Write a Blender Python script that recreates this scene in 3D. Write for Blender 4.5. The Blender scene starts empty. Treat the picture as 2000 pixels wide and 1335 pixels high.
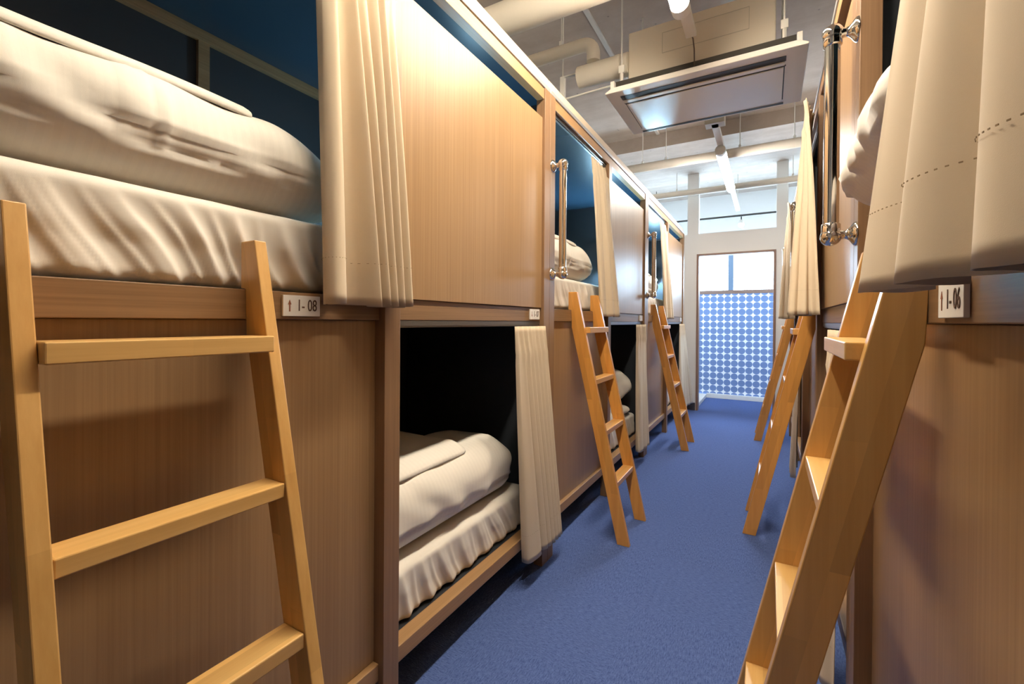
import bpy, bmesh, math, random
from mathutils import Vector, Matrix, noise
random.seed(7)
C = bpy.context.scene.collection
PI = math.pi
H = 1.265                      # camera height above the carpet

# ------------------------------------------------------------------ layout
MOD = 2.16                     # length of one bunk module
LX, RX = -1.0, 0.212           # front planes of the two rows
LY = [-0.026 + MOD * k for k in range(3)]          # near end of the left modules
RY = [1.605 + MOD * k for k in range(3)]           # far end of the right modules
CEIL, CEIL_LOW = 3.565, 3.395
POST = 0.065
U_MID0, U_MID1 = 1.0, 1.065
Z_RAIL0, Z_RAIL1 = 1.265, 1.333
Z_BEAM0, Z_BEAM1, Z_TOP = 2.405, 2.458, 2.480

# ------------------------------------------------------------------ materials
def new_mat(name):
    m = bpy.data.materials.new(name); m.use_nodes = True
    nt = m.node_tree; b = nt.nodes['Principled BSDF']
    return m, nt, b

def N(nt, t, **kw):
    n = nt.nodes.new(t)
    for k, v in kw.items(): setattr(n, k, v)
    return n

def plain(name, col, rough=0.5, metal=0.0, spec=0.5, bump=0.0, bscale=200.0, coat=0.0):
    m, nt, b = new_mat(name)
    b.inputs['Base Color'].default_value = (*col, 1)
    b.inputs['Roughness'].default_value = rough
    b.inputs['Metallic'].default_value = metal
    b.inputs['Specular IOR Level'].default_value = spec
    b.inputs['Coat Weight'].default_value = coat
    if bump:
        tc = N(nt, 'ShaderNodeTexCoord'); no = N(nt, 'ShaderNodeTexNoise')
        no.inputs['Scale'].default_value = bscale; no.inputs['Detail'].default_value = 3
        bp = N(nt, 'ShaderNodeBump'); bp.inputs['Strength'].default_value = bump; bp.inputs['Distance'].default_value = 0.002
        nt.links.new(tc.outputs['Object'], no.inputs['Vector'])
        nt.links.new(no.outputs['Fac'], bp.inputs['Height']); nt.links.new(bp.outputs['Normal'], b.inputs['Normal'])
    return m

def wood(name, dark, light, axis='Z', *a, staves=0.0, **k):
    m = wood0(name, dark, light, axis, *a, **k)
    if staves:
        nt = m.node_tree; L = nt.links.new; b = nt.nodes['Principled BSDF']
        src = b.inputs['Base Color'].links[0].from_socket
        tc = N(nt, 'ShaderNodeTexCoord'); sp = N(nt, 'ShaderNodeSeparateXYZ'); L(tc.outputs['Object'], sp.inputs[0])
        across, along = sp.outputs['X'], sp.outputs['Z' if axis == 'Z' else 'Y']
        def fl(o, k_, add=None):
            m_ = N(nt, 'ShaderNodeMath', operation='MULTIPLY_ADD'); L(o, m_.inputs[0]); m_.inputs[1].default_value = k_
            if add is not None: L(add, m_.inputs[2])
            else: m_.inputs[2].default_value = 0.37
            f_ = N(nt, 'ShaderNodeMath', operation='FLOOR'); L(m_.outputs[0], f_.inputs[0]); return f_.outputs[0]
        if axis == 'Z':   # the rails lean: follow their slope
            sk = N(nt, 'ShaderNodeMath', operation='MULTIPLY_ADD'); L(along, sk.inputs[0]); sk.inputs[1].default_value = 0.2255; L(across, sk.inputs[2]); across = sk.outputs[0]
        i1 = fl(across, 26.0)
        w1 = N(nt, 'ShaderNodeTexWhiteNoise', noise_dimensions='1D'); L(i1, w1.inputs['W'])
        w1m = N(nt, 'ShaderNodeMath', operation='MULTIPLY'); L(w1.outputs['Value'], w1m.inputs[0]); w1m.inputs[1].default_value = 5.0
        i2 = fl(along, 2.6, w1m.outputs[0])
        cb = N(nt, 'ShaderNodeCombineXYZ'); L(i1, cb.inputs[0]); L(i2, cb.inputs[1])
        w2 = N(nt, 'ShaderNodeTexWhiteNoise', noise_dimensions='3D'); L(cb.outputs[0], w2.inputs['Vector'])
        mr = N(nt, 'ShaderNodeMapRange'); L(w2.outputs['Value'], mr.inputs['Value']); mr.inputs['To Min'].default_value = 1 - staves; mr.inputs['To Max'].default_value = 1 + staves * 0.6
        mx = N(nt, 'ShaderNodeVectorMath', operation='SCALE'); L(src, mx.inputs[0]); L(mr.outputs[0], mx.inputs['Scale'])
        L(mx.outputs[0], b.inputs['Base Color'])
    return m

def wood0(name, dark, light, axis='Z', fine=90.0, along=1.6, rough=0.38, spec=0.5, contrast=1.0, bump=0.12, blotch=0.25, coat=0.0):
    """grain runs along `axis` of the object's own coordinates"""
    m, nt, b = new_mat(name); L = nt.links.new
    tc = N(nt, 'ShaderNodeTexCoord')
    mp = N(nt, 'ShaderNodeMapping')
    s = {'X': (along, fine, fine), 'Y': (fine, along, fine), 'Z': (fine, fine, along)}[axis]
    mp.inputs['Scale'].default_value = s
    L(tc.outputs['Object'], mp.inputs['Vector'])
    n1 = N(nt, 'ShaderNodeTexNoise'); n1.inputs['Scale'].default_value = 1.0; n1.inputs['Detail'].default_value = 6; n1.inputs['Roughness'].default_value = 0.62
    L(mp.outputs['Vector'], n1.inputs['Vector'])
    mp2 = N(nt, 'ShaderNodeMapping'); mp2.inputs['Scale'].default_value = tuple(v * 0.16 for v in s)
    L(tc.outputs['Object'], mp2.inputs['Vector'])
    n2 = N(nt, 'ShaderNodeTexNoise'); n2.inputs['Scale'].default_value = 1.0; n2.inputs['Detail'].default_value = 3
    L(mp2.outputs['Vector'], n2.inputs['Vector'])
    mx = N(nt, 'ShaderNodeMath', operation='MULTIPLY_ADD')
    L(n2.outputs['Fac'], mx.inputs[0]); mx.inputs[1].default_value = blotch * 2
    ad = N(nt, 'ShaderNodeMath', operation='ADD'); L(n1.outputs['Fac'], ad.inputs[0]); ad.inputs[1].default_value = -blotch
    L(ad.outputs[0], mx.inputs[2])
    cr = N(nt, 'ShaderNodeValToRGB')
    e = cr.color_ramp.elements
    e[0].position = 0.5 - 0.28 / contrast; e[0].color = (*dark, 1)
    e[1].position = 0.5 + 0.28 / contrast; e[1].color = (*light, 1)
    L(mx.outputs[0], cr.inputs['Fac']); L(cr.outputs['Color'], b.inputs['Base Color'])
    b.inputs['Roughness'].default_value = rough
    b.inputs['Specular IOR Level'].default_value = spec
    b.inputs['Coat Weight'].default_value = coat; b.inputs['Coat Roughness'].default_value = 0.2
    bp = N(nt, 'ShaderNodeBump'); bp.inputs['Strength'].default_value = bump; bp.inputs['Distance'].default_value = 0.001
    L(n1.outputs['Fac'], bp.inputs['Height']); L(bp.outputs['Normal'], b.inputs['Normal'])
    return m

def fabric(name, col, rough=0.9, weave=900.0, wr=0.0, wscale=9.0, wdist=0.012, sheen=0.2, translucent=0.0, stripes=False):
    m, nt, b = new_mat(name); L = nt.links.new
    b.inputs['Base Color'].default_value = (*col, 1); b.inputs['Roughness'].default_value = rough
    b.inputs['Sheen Weight'].default_value = sheen; b.inputs['Specular IOR Level'].default_value = 0.2
    tc = N(nt, 'ShaderNodeTexCoord')
    wv = N(nt, 'ShaderNodeTexNoise'); wv.inputs['Scale'].default_value = weave; wv.inputs['Detail'].default_value = 2
    L(tc.outputs['Object'], wv.inputs['Vector'])
    b1 = N(nt, 'ShaderNodeBump'); b1.inputs['Strength'].default_value = 0.12; b1.inputs['Distance'].default_value = 0.001
    L(wv.outputs['Fac'], b1.inputs['Height'])
    last = b1
    if wr:
        ns = N(nt, 'ShaderNodeTexNoise'); ns.inputs['Scale'].default_value = wscale; ns.inputs['Detail'].default_value = 4
        ns.inputs['Distortion'].default_value = 0.8; ns.inputs['Roughness'].default_value = 0.45
        L(tc.outputs['Object'], ns.inputs['Vector'])
        b2 = N(nt, 'ShaderNodeBump'); b2.inputs['Strength'].default_value = wr; b2.inputs['Distance'].default_value = wdist
        L(ns.outputs['Fac'], b2.inputs['Height']); L(b1.outputs['Normal'], b2.inputs['Normal']); last = b2
    if stripes:
        # woven satin stripe of the bed linen
        sx = N(nt, 'ShaderNodeSeparateXYZ'); L(tc.outputs['Object'], sx.inputs[0])
        ml = N(nt, 'ShaderNodeMath', operation='MULTIPLY'); L(sx.outputs['Y'], ml.inputs[0]); ml.inputs[1].default_value = 300.0
        sn = N(nt, 'ShaderNodeMath', operation='SINE'); L(ml.outputs[0], sn.inputs[0])
        gt = N(nt, 'ShaderNodeMath', operation='GREATER_THAN'); L(sn.outputs[0], gt.inputs[0]); gt.inputs[1].default_value = 0.0
        mr = N(nt, 'ShaderNodeMapRange'); L(gt.outputs[0], mr.inputs['Value'])
        mr.inputs['To Min'].default_value = 0.7; mr.inputs['To Max'].default_value = 0.85
        L(mr.outputs[0], b.inputs['Roughness'])
        mc = N(nt, 'ShaderNodeMix', data_type='RGBA'); L(gt.outputs[0], mc.inputs['Factor'])
        mc.inputs['A'].default_value = (*[c * 0.975 for c in col], 1); mc.inputs['B'].default_value = (*col, 1)
        L(mc.outputs['Result'], b.inputs['Base Color'])
    L(last.outputs['Normal'], b.inputs['Normal'])
    if translucent:
        out = nt.nodes['Material Output']; tr = N(nt, 'ShaderNodeBsdfTranslucent'); tr.inputs['Color'].default_value = (*col, 1)
        ms = N(nt, 'ShaderNodeMixShader'); ms.inputs[0].default_value = translucent
        L(b.outputs[0], ms.inputs[1]); L(tr.outputs[0], ms.inputs[2]); L(ms.outputs[0], out.inputs['Surface'])
    return m

def emit(name, col, s):
    m = bpy.data.materials.new(name); m.use_nodes = True; nt = m.node_tree
    nt.nodes.remove(nt.nodes['Principled BSDF'])
    e = N(nt, 'ShaderNodeEmission'); e.inputs['Color'].default_value = (*col, 1); e.inputs['Strength'].default_value = s
    nt.links.new(e.outputs[0], nt.nodes['Material Output'].inputs['Surface'])
    return m

M = {}
M['panel'] = wood('teak veneer', (0.245, 0.138, 0.062), (0.41, 0.256, 0.130), 'Z', 130, 1.3, 0.40, 0.45, 0.72, 0.08, 0.14, 0.0)
M['rail'] = wood('walnut rail', (0.17, 0.095, 0.045), (0.30, 0.175, 0.088), 'Y', 110, 2.0, 0.42, 0.45, 1.1, 0.2, 0.25)
M['post'] = wood('walnut post', (0.20, 0.110, 0.055), (0.31, 0.180, 0.095), 'Z', 110, 1.6, 0.40, 0.5, 1.0, 0.15, 0.2)
M['beam'] = wood('teak beam', (0.30, 0.165, 0.07), (0.44, 0.262, 0.122), 'Y', 110, 1.5, 0.40, 0.5, 0.8, 0.10, 0.15)
M['batten'] = wood('dark batten', (0.20, 0.125, 0.06), (0.34, 0.22, 0.115), 'Y', 90, 2.0, 0.45, 0.4)
M['pine'] = wood('pale pine', (0.58, 0.305, 0.085), (0.76, 0.455, 0.16), 'Z', 42, 1.1, 0.36, 0.5, 0.9, 0.05, 0.3, 0.2, staves=0.16)
M['pine_rung'] = wood('pale pine rung', (0.60, 0.335, 0.10), (0.78, 0.50, 0.19), 'Y', 42, 1.4, 0.36, 0.5, 0.9, 0.05, 0.3, 0.2, staves=0.16)
M['amber'] = wood('amber pine', (0.56, 0.235, 0.045), (0.74, 0.36, 0.085), 'Z', 42, 1.1, 0.36, 0.5, 0.9, 0.05, 0.3, 0.2, staves=0.16)  # same pine as the near ladders, orange cast of shade put into the colour
M['amber_rung'] = wood('amber pine rung', (0.58, 0.28, 0.075), (0.76, 0.43, 0.14), 'Y', 42, 1.4, 0.36, 0.5, 0.9, 0.05, 0.3, 0.2, staves=0.16)  # rungs of the far ladders, the shade's orange cast likewise in the colour
M['navy'] = plain('navy laminate', (0.022, 0.050, 0.085), 0.27, 0, 0.5)
M['navy_matt'] = plain('navy matt board', (0.028, 0.033, 0.041), 0.5, 0, 0.4)
M['chrome'] = plain('chrome', (0.86, 0.83, 0.78), 0.10, 1.0)
M['track'] = plain('curtain track metal', (0.30, 0.30, 0.29), 0.3, 0.9)
M['strip'] = plain('aluminium edge strip', (0.55, 0.56, 0.57), 0.35, 0.6)
M['lip'] = plain('beige roof edge', (0.62, 0.50, 0.37), 0.5)
M['sign'] = plain('white acrylic plate', (0.83, 0.80, 0.75), 0.35)
M['ink'] = plain('sign ink brown', (0.10, 0.050, 0.030), 0.6)
M['ink_red'] = plain('sign arrow russet', (0.25, 0.075, 0.030), 0.6)
M['curtain'] = fabric('cream curtain', (0.70, 0.575, 0.415), 0.85, 1400, 0, sheen=0.15, translucent=0.08)
M['stitch'] = plain('hem thread', (0.33, 0.23, 0.13), 0.8)
M['sheet'] = fabric('white sheet', (0.80, 0.75, 0.675), 0.85, 1200, 0.28, 6.0, 0.010)
M['duvet'] = fabric('white striped duvet', (0.82, 0.775, 0.70), 0.8, 1200, 0.30, 5.5, 0.012, stripes=True)
M['pillow'] = fabric('white pillow', (0.82, 0.77, 0.69), 0.85, 1200, 0.35, 8.0, 0.010)
M['white'] = plain('white plaster', (0.80, 0.78, 0.75), 0.75, 0, 0.3, 0.05, 60)
M['white_paint'] = plain('white painted steel', (0.80, 0.77, 0.71), 0.45)
M['pipe'] = plain('painted pipe', (0.76, 0.69, 0.58), 0.6, bump=0.05, bscale=80)
M['ac'] = plain('off white plastic', (0.88, 0.83, 0.76), 0.28)
M['ac_box'] = plain('cream sheet metal', (0.74, 0.66, 0.54), 0.55)
M['dark'] = plain('dark slot', (0.022, 0.018, 0.015), 0.6)
M['black_fill'] = plain('matt black', (0.040, 0.035, 0.028), 0.7)  # plain black for the track, and for the shaded gap over the panel
M['frame'] = plain('brown door frame', (0.26, 0.155, 0.115), 0.5)
M['skirting'] = plain('dark skirting', (0.055, 0.050, 0.060), 0.35)
M['mullion'] = plain('steel mullion', (0.16, 0.24, 0.36), 0.4)
M['cable'] = plain('black cable', (0.10, 0.07, 0.05), 0.6)
M['box'] = plain('junction box', (0.50, 0.45, 0.36), 0.5)
M['tube'] = emit('warm led tube', (1.0, 0.88, 0.70), 84.0)
M['tube_neutral'] = emit('neutral led tube', (1.0, 0.93, 0.84), 84.0)
M['spot_bulb'] = emit('warm spot bulb', (1.0, 0.86, 0.66), 30.0)
M['cool_bulb'] = emit('cool reading bulb', (0.42, 0.76, 1.0), 3800.0)
M['dim_bulb'] = emit('dimmed reading bulb', (0.42, 0.76, 1.0), 1100.0)

def concrete():
    m, nt, b = new_mat('painted concrete'); L = nt.links.new
    tc = N(nt, 'ShaderNodeTexCoord')
    n1 = N(nt, 'ShaderNodeTexNoise'); n1.inputs['Scale'].default_value = 5; n1.inputs['Detail'].default_value = 8; n1.inputs['Roughness'].default_value = 0.65
    mp = N(nt, 'ShaderNodeMapping'); mp.inputs['Scale'].default_value = (0.35, 4, 1)
    L(tc.outputs['Object'], mp.inputs['Vector'])
    n2 = N(nt, 'ShaderNodeTexNoise'); n2.inputs['Scale'].default_value = 1.6; n2.inputs['Detail'].default_value = 6
    L(tc.outputs['Object'], n1.inputs['Vector']); L(mp.outputs['Vector'], n2.inputs['Vector'])
    vo = N(nt, 'ShaderNodeTexVoronoi'); vo.inputs['Scale'].default_value = 7; L(tc.outputs['Object'], vo.inputs['Vector'])
    pit = N(nt, 'ShaderNodeMapRange'); L(vo.outputs['Distance'], pit.inputs['Value'])
    pit.inputs['From Min'].default_value = 0.03; pit.inputs['From Max'].default_value = 0.08
    mix = N(nt, 'ShaderNodeMath', operation='MULTIPLY'); L(n1.outputs['Fac'], mix.inputs[0]); L(n2.outputs['Fac'], mix.inputs[1])
    cr = N(nt, 'ShaderNodeValToRGB'); e = cr.color_ramp.elements
    e[0].position = 0.14; e[0].color = (0.46, 0.375, 0.305, 1); e[1].position = 0.38; e[1].color = (0.57, 0.485, 0.415, 1)
    L(mix.outputs[0], cr.inputs['Fac'])
    mc = N(nt, 'ShaderNodeMix', data_type='RGBA'); L(pit.outputs[0], mc.inputs['Factor'])
    mc.inputs['A'].default_value = (0.25, 0.21, 0.19, 1); L(cr.outputs['Color'], mc.inputs['B'])
    L(mc.outputs['Result'], b.inputs['Base Color'])
    b.inputs['Roughness'].default_value = 0.85
    bp = N(nt, 'ShaderNodeBump'); bp.inputs['Strength'].default_value = 0.25; bp.inputs['Distance'].default_value = 0.02
    L(mix.outputs[0], bp.inputs['Height']); L(bp.outputs['Normal'], b.inputs['Normal'])
    return m
M['concrete'] = concrete()

def carpet():
    m, nt, b = new_mat('blue loop carpet'); L = nt.links.new
    tc = N(nt, 'ShaderNodeTexCoord')
    n1 = N(nt, 'ShaderNodeTexNoise'); n1.inputs['Scale'].default_value = 170; n1.inputs['Detail'].default_value = 4; n1.inputs['Roughness'].default_value = 0.7
    mp = N(nt, 'ShaderNodeMapping'); mp.inputs['Scale'].default_value = (260, 45, 1); L(tc.outputs['Object'], mp.inputs['Vector'])
    n2 = N(nt, 'ShaderNodeTexNoise'); n2.inputs['Scale'].default_value = 1; n2.inputs['Detail'].default_value = 2
    mp3 = N(nt, 'ShaderNodeMapping'); mp3.inputs['Scale'].default_value = (45, 260, 1); L(tc.outputs['Object'], mp3.inputs['Vector'])
    n4 = N(nt, 'ShaderNodeTexNoise'); n4.inputs['Scale'].default_value = 1; n4.inputs['Detail'].default_value = 2
    # the tiles are laid quarter-turned: a checker picks the thread direction
    ck = N(nt, 'ShaderNodeTexChecker'); ck.inputs['Scale'].default_value = 2.0
    L(tc.outputs['Object'], ck.inputs['Vector']); L(tc.outputs['Object'], n1.inputs['Vector'])
    L(mp.outputs['Vector'], n2.inputs['Vector']); L(mp3.outputs['Vector'], n4.inputs['Vector'])
    pick = N(nt, 'ShaderNodeMix', data_type='FLOAT'); L(ck.outputs['Fac'], pick.inputs['Factor']); L(n2.outputs['Fac'], pick.inputs['A']); L(n4.outputs['Fac'], pick.inputs['B'])
    ad = N(nt, 'ShaderNodeMath', operation='ADD'); L(n1.outputs['Fac'], ad.inputs[0]); L(pick.outputs['Result'], ad.inputs[1])
    n3 = N(nt, 'ShaderNodeTexNoise'); n3.inputs['Scale'].default_value = 2.5; L(tc.outputs['Object'], n3.inputs['Vector'])
    cr = N(nt, 'ShaderNodeValToRGB'); e = cr.color_ramp.elements
    e[0].position = 0.68; e[0].color = (0.044, 0.078, 0.228, 1); e[1].position = 1.32; e[1].color = (0.138, 0.212, 0.50, 1)
    hf = N(nt, 'ShaderNodeMath', operation='MULTIPLY'); L(ad.outputs[0], hf.inputs[0]); hf.inputs[1].default_value = 0.5
    e[0].position = 0.34; e[1].position = 0.66
    L(hf.outputs[0], cr.inputs['Fac']); L(cr.outputs['Color'], b.inputs['Base Color'])
    b.inputs['Roughness'].default_value = 0.95; b.inputs['Specular IOR Level'].default_value = 0.1; b.inputs['Sheen Weight'].default_value = 0.05
    bp = N(nt, 'ShaderNodeBump'); bp.inputs['Strength'].default_value = 0.7; bp.inputs['Distance'].default_value = 0.004
    L(ad.outputs[0], bp.inputs['Height']); L(bp.outputs['Normal'], b.inputs['Normal'])
    return m
M['carpet'] = carpet()

DOT = 0.1065
def dots():
    """frosted film printed with rows of blue discs, lit through by the window behind it"""
    m, nt, b = new_mat('polka dot film'); L = nt.links.new
    tc = N(nt, 'ShaderNodeTexCoord'); sp = N(nt, 'ShaderNodeSeparateXYZ'); L(tc.outputs['Object'], sp.inputs[0])
    def cell(o):
        d = N(nt, 'ShaderNodeMath', operation='DIVIDE'); L(o, d.inputs[0]); d.inputs[1].default_value = DOT
        f = N(nt, 'ShaderNodeMath', operation='FRACT'); L(d.outputs[0], f.inputs[0])
        s = N(nt, 'ShaderNodeMath', operation='SUBTRACT'); L(f.outputs[0], s.inputs[0]); s.inputs[1].default_value = 0.5
        p = N(nt, 'ShaderNodeMath', operation='POWER'); L(s.outputs[0], p.inputs[0]); p.inputs[1].default_value = 2
        return p
    a = N(nt, 'ShaderNodeMath', operation='ADD'); L(cell(sp.outputs['X']).outputs[0], a.inputs[0]); L(cell(sp.outputs['Z']).outputs[0], a.inputs[1])
    lt = N(nt, 'ShaderNodeMath', operation='LESS_THAN'); L(a.outputs[0], lt.inputs[0]); lt.inputs[1].default_value = 0.485 ** 2
    mc = N(nt, 'ShaderNodeMix', data_type='RGBA'); L(lt.outputs[0], mc.inputs['Factor'])
    mc.inputs['A'].default_value = (0.88, 0.91, 0.93, 1); mc.inputs['B'].default_value = (0.17, 0.26, 0.50, 1)
    L(mc.outputs['Result'], b.inputs['Base Color']); b.inputs['Roughness'].default_value = 0.6
    tr = N(nt, 'ShaderNodeBsdfTranslucent'); L(mc.outputs['Result'], tr.inputs['Color'])
    ms = N(nt, 'ShaderNodeMixShader'); ms.inputs[0].default_value = 0.045
    L(b.outputs[0], ms.inputs[1]); L(tr.outputs[0], ms.inputs[2]); L(ms.outputs[0], nt.nodes['Material Output'].inputs['Surface'])
    return m
M['dots'] = dots()

def glass():
    m = bpy.data.materials.new('window glass'); m.use_nodes = True; nt = m.node_tree; L = nt.links.new
    nt.nodes.remove(nt.nodes['Principled BSDF'])
    t = N(nt, 'ShaderNodeBsdfTransparent'); g = N(nt, 'ShaderNodeBsdfGlossy'); g.inputs['Roughness'].default_value = 0.02
    lw = N(nt, 'ShaderNodeLayerWeight'); lw.inputs['Blend'].default_value = 0.2
    ms = N(nt, 'ShaderNodeMixShader'); L(lw.outputs['Fresnel'], ms.inputs[0]); L(t.outputs[0], ms.inputs[1]); L(g.outputs[0], ms.inputs[2])
    L(ms.outputs[0], nt.nodes['Material Output'].inputs['Surface'])
    return m
M['glass'] = glass()

# ------------------------------------------------------------------ mesh helpers
def bx(bm, x0, x1, y0, y1, z0, z1, bev=0.0, seg=2):
    vs = [bm.verts.new((x, y, z)) for x in (x0, x1) for y in (y0, y1) for z in (z0, z1)]
    fs = []
    for idx in ((0, 1, 3, 2), (4, 6, 7, 5), (0, 4, 5, 1), (2, 3, 7, 6), (0, 2, 6, 4), (1, 5, 7, 3)):
        fs.append(bm.faces.new([vs[i] for i in idx]))
    if bev:
        es = list({e for f in fs for e in f.edges})
        bmesh.ops.bevel(bm, geom=es, offset=bev, segments=seg, affect='EDGES', profile=0.5)

def prism(bm, poly, axis, a0, a1, bev=0.0):
    """extrude a polygon; axis 'Y': poly holds (x, z); axis 'X': (y, z); axis 'Z': (x, y)"""
    def pt(p, a):
        return {'Y': (p[0], a, p[1]), 'X': (a, p[0], p[1]), 'Z': (p[0], p[1], a)}[axis]
    A = [bm.verts.new(pt(p, a0)) for p in poly]; B = [bm.verts.new(pt(p, a1)) for p in poly]
    fs = [bm.faces.new(A), bm.faces.new(list(reversed(B)))]
    n = len(poly)
    for i in range(n): fs.append(bm.faces.new([A[i], B[i], B[(i + 1) % n], A[(i + 1) % n]]))
    if bev:
        es = list({e for f in fs for e in f.edges})
        bmesh.ops.bevel(bm, geom=es, offset=bev, segments=2, affect='EDGES', profile=0.5)

def tube(bm, pts, r, n=14, caps=True):
    pts = [Vector(p) for p in pts]; rings = []
    rr = r if isinstance(r, (list, tuple)) else [r] * len(pts)
    up = None
    for i, p in enumerate(pts):
        t = (pts[min(i + 1, len(pts) - 1)] - pts[max(i - 1, 0)]).normalized()
        if up is None: up = Vector((0, 0, 1)) if abs(t.z) < 0.9 else Vector((1, 0, 0))
        a = t.cross(up).normalized(); b = a.cross(t).normalized(); up = b
        rings.append([bm.verts.new(p + (a * math.cos(2 * PI * k / n) + b * math.sin(2 * PI * k / n)) * rr[i]) for k in range(n)])
    for i in range(len(rings) - 1):
        for k in range(n):
            bm.faces.new([rings[i][k], rings[i][(k + 1) % n], rings[i + 1][(k + 1) % n], rings[i + 1][k]])
    if caps:
        bm.faces.new(list(reversed(rings[0]))); bm.faces.new(rings[-1])

def ball(bm, c, r, sx=1, sy=1, sz=1):
    bmesh.ops.create_uvsphere(bm, u_segments=20, v_segments=12, radius=1.0,
                              matrix=Matrix.Translation(c) @ Matrix.Diagonal((r * sx, r * sy, r * sz, 1)))

def mesh(name, bm, m, smooth=False, angle=None):
    bmesh.ops.recalc_face_normals(bm, faces=bm.faces[:])
    me = bpy.data.meshes.new(name); bm.to_mesh(me); bm.free(); me.materials.append(M[m])
    if smooth:
        for p in me.polygons: p.use_smooth = True
        if angle: me.set_sharp_from_angle(angle=math.radians(angle))
    return me

def obj(name, me, parent=None, label=None):
    o = bpy.data.objects.new(name, me); C.objects.link(o)
    if name in ('mattress', 'duvet_body', 'folded_flap', 'pillow', 'cloth'): o.cycles.shadow_terminator_geometry_offset = 0.35
    if parent: o.parent = parent
    if label: o['label'] = label
    return o

def part(name, fn, m, parent=None, smooth=False, angle=None, label=None):
    bm = bmesh.new(); fn(bm)
    return obj(name, mesh(name, bm, m, smooth, angle), parent, label)

def tag(o, label, cat, group=None):
    o['label'] = label; o['category'] = cat
    if group: o['group'] = group
    return o

def thing(name, label, cat, loc=(0, 0, 0), rz=0.0, group=None):
    o = bpy.data.objects.new(name, None); C.objects.link(o)
    o.location = loc; o.rotation_euler = (0, 0, rz); o.empty_display_size = 0.1
    return tag(o, label, cat, group)

def struct(name, fn, m, parent=None, label=None, smooth=False):
    o = part(name, fn, m, parent, smooth, 40 if smooth else None)
    if parent is None: o['kind'] = 'structure'
    if label: o['label'] = label
    return o

def copy_tree(o, parent=None):
    c = o.copy(); C.objects.link(c)
    if parent: c.parent = parent
    for ch in list(o.children): copy_tree(ch, c)
    return c

def place(o, side, k):
    """module-local frame: +x towards the aisle, +y away from the handrail post"""
    if side == 'L': o.location = (LX, LY[k], 0); o.rotation_euler = (0, 0, 0)
    else: o.location = (RX, RY[k], 0); o.rotation_euler = (0, 0, PI)

def text_mesh(s, size, mat, sx=1.0, thick=0.0):
    cu = bpy.data.curves.new('t', 'FONT'); cu.body = s; cu.size = size; cu.extrude = 0.0006; cu.offset = thick
    cu.align_x = 'CENTER'; cu.align_y = 'CENTER'
    o = bpy.data.objects.new('t', cu); C.objects.link(o)
    dg = bpy.context.evaluated_depsgraph_get(); me = bpy.data.meshes.new_from_object(o.evaluated_get(dg))
    bpy.data.objects.remove(o); bpy.data.curves.remove(cu)
    me.materials.clear(); me.materials.append(M[mat])
    # text lies in XY facing +Z: stand it up so that it reads along +Y and faces +X
    for v in me.vertices:
        x, y, z = v.co; v.co = (z, x * sx, y)
    return me

# ------------------------------------------------------------------ the room
X0, X1, YB, YF = -2.2, 1.42, -2.6, 8.42
struct('floor', lambda b: bx(b, X0, X1, YB, YF, -0.08, 0), 'carpet')
def ceil_fn(b):
    bx(b, X0, X1, YB, 5.62, CEIL, CEIL + 0.12)
struct('ceiling', ceil_fn, 'concrete')
struct('ceiling_beam', lambda b: bx(b, X0, X1, 5.62, YF, CEIL_LOW, CEIL + 0.12), 'concrete')
struct('wall_left', lambda b: bx(b, X0 - 0.1, X0, YB, YF, -0.08, CEIL + 0.12), 'white')
struct('wall_right', lambda b: bx(b, X1, X1 + 0.1, YB, YF, -0.08, CEIL + 0.12), 'white')
struct('wall_back', lambda b: bx(b, X0 - 0.1, X1 + 0.1, YB - 0.1, YB, -0.08, CEIL + 0.12), 'white')

# partition with the doorway; open above
DX0, DX1, DZ, PT = -0.888, 0.079, 2.232, 2.530
PY0, PY1 = 6.87, 6.98
def partition(b):
    bx(b, X0, DX0, PY0, PY1, 0, PT); bx(b, DX1, X1, PY0, PY1, 0, PT)
    bx(b, DX0, DX1, PY0, PY1, DZ, PT)
    bx(b, -1.025, -0.873, PY0 + 0.002, PY1 - 0.002, PT, CEIL_LOW); bx(b, 0.084, 0.218, PY0 + 0.002, PY1 - 0.002, PT, CEIL_LOW)
struct('wall_far', partition, 'white')
def doorframe(b):
    t, o = 0.022, 0.012
    bx(b, DX0 - t * 0.3, DX0 + t, PY0 - o, PY1 + o, 0, DZ + 0.006, 0.002); bx(b, DX1 - t, DX1 + t * 0.3, PY0 - o, PY1 + o, 0, DZ + 0.006, 0.002)
    bx(b, DX0 + t, DX1 - t, PY0 - o, PY1 + o, DZ - t, DZ + 0.006, 0.002)
struct('door_1', doorframe, 'frame')
struct('baseboard_left', lambda b: bx(b, X0, DX0 - 0.012, PY0 - 0.014, PY0, 0, 0.11, 0.003), 'skirting')
struct('baseboard_right', lambda b: bx(b, DX1 + 0.012, X1, PY0 - 0.014, PY0, 0, 0.11, 0.003), 'skirting')
# white kerb where the carpet ends
def kerb(b):
    bx(b, X0, DX0 - 0.005, PY1, 8.20, 0, 0.055, 0.004); bx(b, DX0 - 0.005, X1, 8.14, 8.20, 0, 0.072, 0.004)
struct('trim_1', kerb, 'white')

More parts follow.
